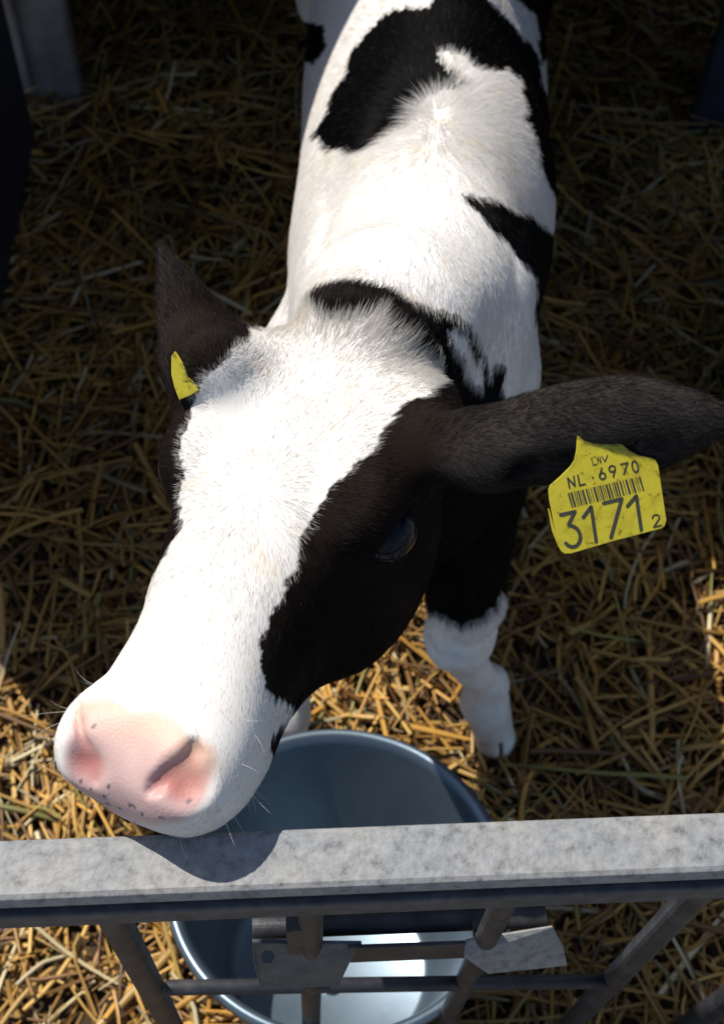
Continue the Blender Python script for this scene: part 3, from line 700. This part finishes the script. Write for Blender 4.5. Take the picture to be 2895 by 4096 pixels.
MB().prism([gl(L0, o_, z) for o_, z in prof3], 0 * gd, gd * (L1 - L0)).build('rail_channel', M_CHAN, gate, bevel=.0006, seg=2)
def ong(u, v, off=0.):
    d = ray(u, v); P0 = G0 + gn * off; t = ((P0 - CAM_POS) @ gn) / (d @ gn); return CAM_POS + d * t - G0
def bar(u, v, r, name, flat=1., m=M_STEEL_DK, off=-.002):
    p = ong(u, v, off); MB().tube([np.array([p[0], p[1], .0]), np.array([p[0], p[1], ZB - .0455])], r, 20, sq=flat, up=(0, 1, 0)).build(name, m, gate, smooth=False, bevel=0)
bar(300, 2140, .0105, 'upright_bar'); bar(697, 2140, .0085, 'upright_bar'); bar(1072, 2140, .0085, 'upright_bar', m=M_STEEL_DK); bar(1428, 2140, .0100, 'upright_bar')
for s_ in (-.13, -.27, .56, .70): MB().tube([gl(s_, -.002, 0), gl(s_, -.002, ZB - .0455)], .0125, 20).build('upright_bar', M_STEEL_DK, gate)
a, b_ = ong(372, 2215, -.004), ong(1372, 2200, -.004); MB().tube([a, a * .999 + b_ * .001, b_], .0062, 20).build('lower_rail', M_STEEL_DK, gate, smooth=True)
a, b_ = ong(566, 2081, .014), ong(1222, 2055, .014); MB().tube([a, b_], .0082, 24).build('latch_pipe', M_STEEL_DK, gate, smooth=False, bevel=.001)
def plate(pts, name, m, off, th=.003, offs=None):
    P = [ong(u, v, (offs[i] if offs else off)) for i, (u, v) in enumerate(pts)]
    nn = np.cross(P[1] - P[0], P[2] - P[0]); nn /= np.linalg.norm(nn)
    if nn[2] < 0: nn = -nn
    MB().prism(P, nn * 0, -nn * th).build(name, m, gate, bevel=.0008)
plate([(566, 2114), (640, 2117), (812, 2118), (784, 2160), (760, 2212), (583, 2219), (570, 2160)], 'bracket_plate', M_PLATE, -.008, offs=[-.004, -.004, -.004, -.012, -.02, -.02, -.012])
plate([(1040, 2148), (1042, 2110), (1238, 2079), (1262, 2125), (1271, 2166), (1094, 2185)], 'bracket_plate', M_GALV, -.004, offs=[-.014, -.004, .0, -.009, -.016, -.020])
plate([(780, 2118), (1043, 2108), (1043, 2140), (784, 2150)], 'cross_strap', M_STEEL_DK, -.004)
plate([(640, 2050), (690, 2045), (700, 2120), (648, 2125)], 'latch_block', M_STEEL_DK, .004, th=.012)
for u_, v_, o_ in ((600, 2150, -.014),):
    p = ong(u_, v_, o_); MB().tube([p + up * .001, p + up * .006], .0052, 6).build('bolt', M_PLATE, gate, bevel=.0006)
plate([(1060, 2085), (1130, 2085), (1120, 2105), (1060, 2110)], 'latch_block', M_STEEL_DK, .004, th=.012)

# ------------------------------------------------------------ pen walls and hutch
def box(mb, x0, x1, y0, y1, z0, z1):
    mb.prism([(x0, y0, z0), (x1, y0, z0), (x1, y1, z0), (x0, y1, z0)], (0, 0, 0), (0, 0, z1 - z0)); return mb
HUT_Y, HUT_Z = 1.62, 1.32
PNL_Y0, PNL_Y1 = .80, 1.50
def side_panel(x0, x1, label):
    r = empty('pen_panel', ((x0 + x1) / 2, PNL_Y0, 0)); ox = (x0 + x1) / 2
    box(MB(), x0 - ox, x1 - ox, 0, PNL_Y1 - PNL_Y0, 0.0, .98).build('sheet', M_PANEL, r, bevel=.004)
    MB().tube([(0, -.016, 0), (0, -.016, 1.02)], .016, 16).build('post', M_PANEL, r, smooth=True)
    MB().tube([(0, -.016, 1.0), (0, PNL_Y1 - PNL_Y0, 1.0)], .016, 16).build('rail', M_PANEL, r, smooth=True)
    tag(r, label, 'pen panel')
side_panel(-.555, -.525, 'dark blue pen panel along the left edge of the straw')
side_panel(.53, .56, 'dark blue pen panel along the right edge of the straw')
hut = empty('calf_hutch', (0, HUT_Y, 0)); tag(hut, 'weathered white ribbed calf hutch behind the pen, its corner at the upper left', 'hutch')
for sx, x in ((-1, -.56), (1, .56)):
    mb = MB(); box(mb, min(x, x + sx * .03), max(x, x + sx * .03), .0, 1.5, 0, HUT_Z)
    mb.build('side_wall', M_HUTCH, hut, bevel=.006)
mb = MB()
for i in range(4): box(mb, -.555 + .0 + i * .0, -.555 + .0, 0, 0, 0, 0) if False else None
box(mb, -.80, -.47, -.032, -.002, .0, HUT_Z); mb.build('front_flange', M_HUTCH, hut, bevel=.006)
mb = MB()
for i in range(5): box(mb, -.780 + i * .052, -.748 + i * .052, -.046, -.034, .04, HUT_Z - .03)
mb.build('rib', M_HUTCH, hut, bevel=.004)
mb = MB(); box(mb, .47, .559, .0, .03, .0, HUT_Z); mb.build('front_flange', M_PANEL, hut, bevel=.006)
mb = MB(); box(mb, -.82, .82, -.16, 1.55, HUT_Z + .002, HUT_Z + .04); mb.build('roof', M_HUTCH, hut, bevel=.01)  # roof out of view; front overhang lengthened to cast shade on the straw
mb = MB(); box(mb, -.56, .56, 1.501, 1.53, 0, HUT_Z); mb.build('back_wall', M_HUTCH, hut, bevel=.006)

# ------------------------------------------------------------ ground and straw
def sheet(name, x0, x1, y0, y1, z, m, n=1):
    me = bpy.data.meshes.new(name); me.from_pydata([(x0, y0, z), (x1, y0, z), (x1, y1, z), (x0, y1, z)], [], [(0, 1, 2, 3)]); o = link(name, me, m); tag(o, kind='structure'); return o
sheet('ground', -150, 150, -150, 150, -.006, M_YARD)
sheet('pen_floor', -1.1, 1.1, -.25, 3.2, -.001, M_GROUND)
rs = np.random.default_rng(42)
NS = 25000
sx = rs.uniform(-.95, .95, NS); sy = rs.uniform(-.15, 2.3, NS)
hgt = .022 + .018 * vnoise(np.c_[sx, sy, sx * 0], .22) + .010 * vnoise(np.c_[sx, sy, sx * 0 + 3], .07)
lay = rs.random(NS)
sz = np.clip(hgt * (.2 + 1.1 * lay), .003, .08)
ln = np.clip(rs.lognormal(-2.45, .55, NS), .02, .28); NB = 9000; ln[:NB] = rs.uniform(.008, .045, NB); wdt = np.where(np.arange(NS) < NB, rs.uniform(.0006, .0018, NS), rs.uniform(.0013, .0030, NS) * np.where(rs.random(NS) < .18, 1.45, 1)) * np.where(rs.random(NS) < .2, 1.35, 1)
az = rs.uniform(0, math.pi * 2, NS) + .0; pit = rs.normal(0, .14, NS)
pit = np.where(rs.random(NS) < .06, rs.normal(0, .5, NS), pit)
K2 = 6; t = np.linspace(-.5, .5, K2)
dirv = np.c_[np.cos(az) * np.cos(pit), np.sin(az) * np.cos(pit), np.sin(pit)]
side = np.c_[-np.sin(az), np.cos(az), np.zeros(NS)]; upv = np.cross(dirv, side)
bend = rs.normal(0, .07, NS); bend2 = rs.normal(0, .06, NS); kink = np.where(rs.random(NS) < .38, rs.normal(0, .55, NS), 0); kp = rs.uniform(-.3, .3, NS)
cenl = np.c_[sx, sy, sz][:, None] + dirv[:, None] * (t[None, :, None] * ln[:, None, None]) + side[:, None] * ((bend[:, None] * (t * t)[None] * 2 + kink[:, None] * np.maximum(0, t[None] - kp[:, None])) * ln[:, None])[..., None] - upv[:, None] * ((bend2[:, None] * (t * t)[None] * 2) * ln[:, None])[..., None]
cenl[..., 2] = np.maximum(cenl[..., 2], .002)
roll = rs.uniform(0, math.pi, NS); flat = rs.uniform(.16, .75, NS)
SV = np.zeros((NS, K2, 5, 3)); tw0 = rs.normal(0, .5, NS); twr = rs.normal(0, .8, NS)
for j in range(5):
    a = 2 * math.pi * j / 5 + roll
    x_ = np.cos(a) * wdt; y_ = np.sin(a) * wdt * flat
    tws = tw0[:, None] + twr[:, None] * t[None]; xx_ = x_[:, None] * np.cos(tws) - y_[:, None] * np.sin(tws); yy_ = x_[:, None] * np.sin(tws) + y_[:, None] * np.cos(tws)
    SV[:, :, j] = cenl + side[:, None] * xx_[..., None] - upv[:, None] * yy_[..., None]
idx = np.arange(NS * K2 * 5).reshape(NS, K2, 5)
Fq = np.stack([idx[:, :-1, :], np.roll(idx, -1, 2)[:, :-1, :], np.roll(idx, -1, 2)[:, 1:, :], idx[:, 1:, :]], -1).reshape(-1, 4)
# keep the straw out of hooves and bucket
sme = mesh_np('straw_bedding', SV.reshape(-1, 3), Fq, True)
r1 = rs.random((NS, 1)); r2 = rs.random((NS, 1)); 
ton = np.array([.54, .27, .045]) * (1 - r1) + np.array([.72, .46, .13]) * r1
ton = np.where(r2 < .20, np.array([.22, .105, .028]), ton); ton = np.where(r2 > .93, np.array([.70, .60, .36]), ton); ton = np.where((r2 > .88) & (r2 < .93), np.array([.33, .30, .08]), ton)
damp = np.clip(.5 + .9 * vnoise(np.c_[sx, sy, sx * 0 + 8], .16), 0, 1)[:, None]; ton = ton * rs.uniform(.45, 1.15, (NS, 1)) * (.62 + .45 * damp) * np.array([1, .96, .9]) ** (1 - damp)
attr_col(sme, 'tone', np.repeat(ton, K2 * 5, 0))
straw = link('straw_bedding', sme, M_STRAW); tag(straw, 'loose golden straw bedding spread over the pen floor', 'straw', kind='stuff')
print('script', round(time.time() - T0, 1))
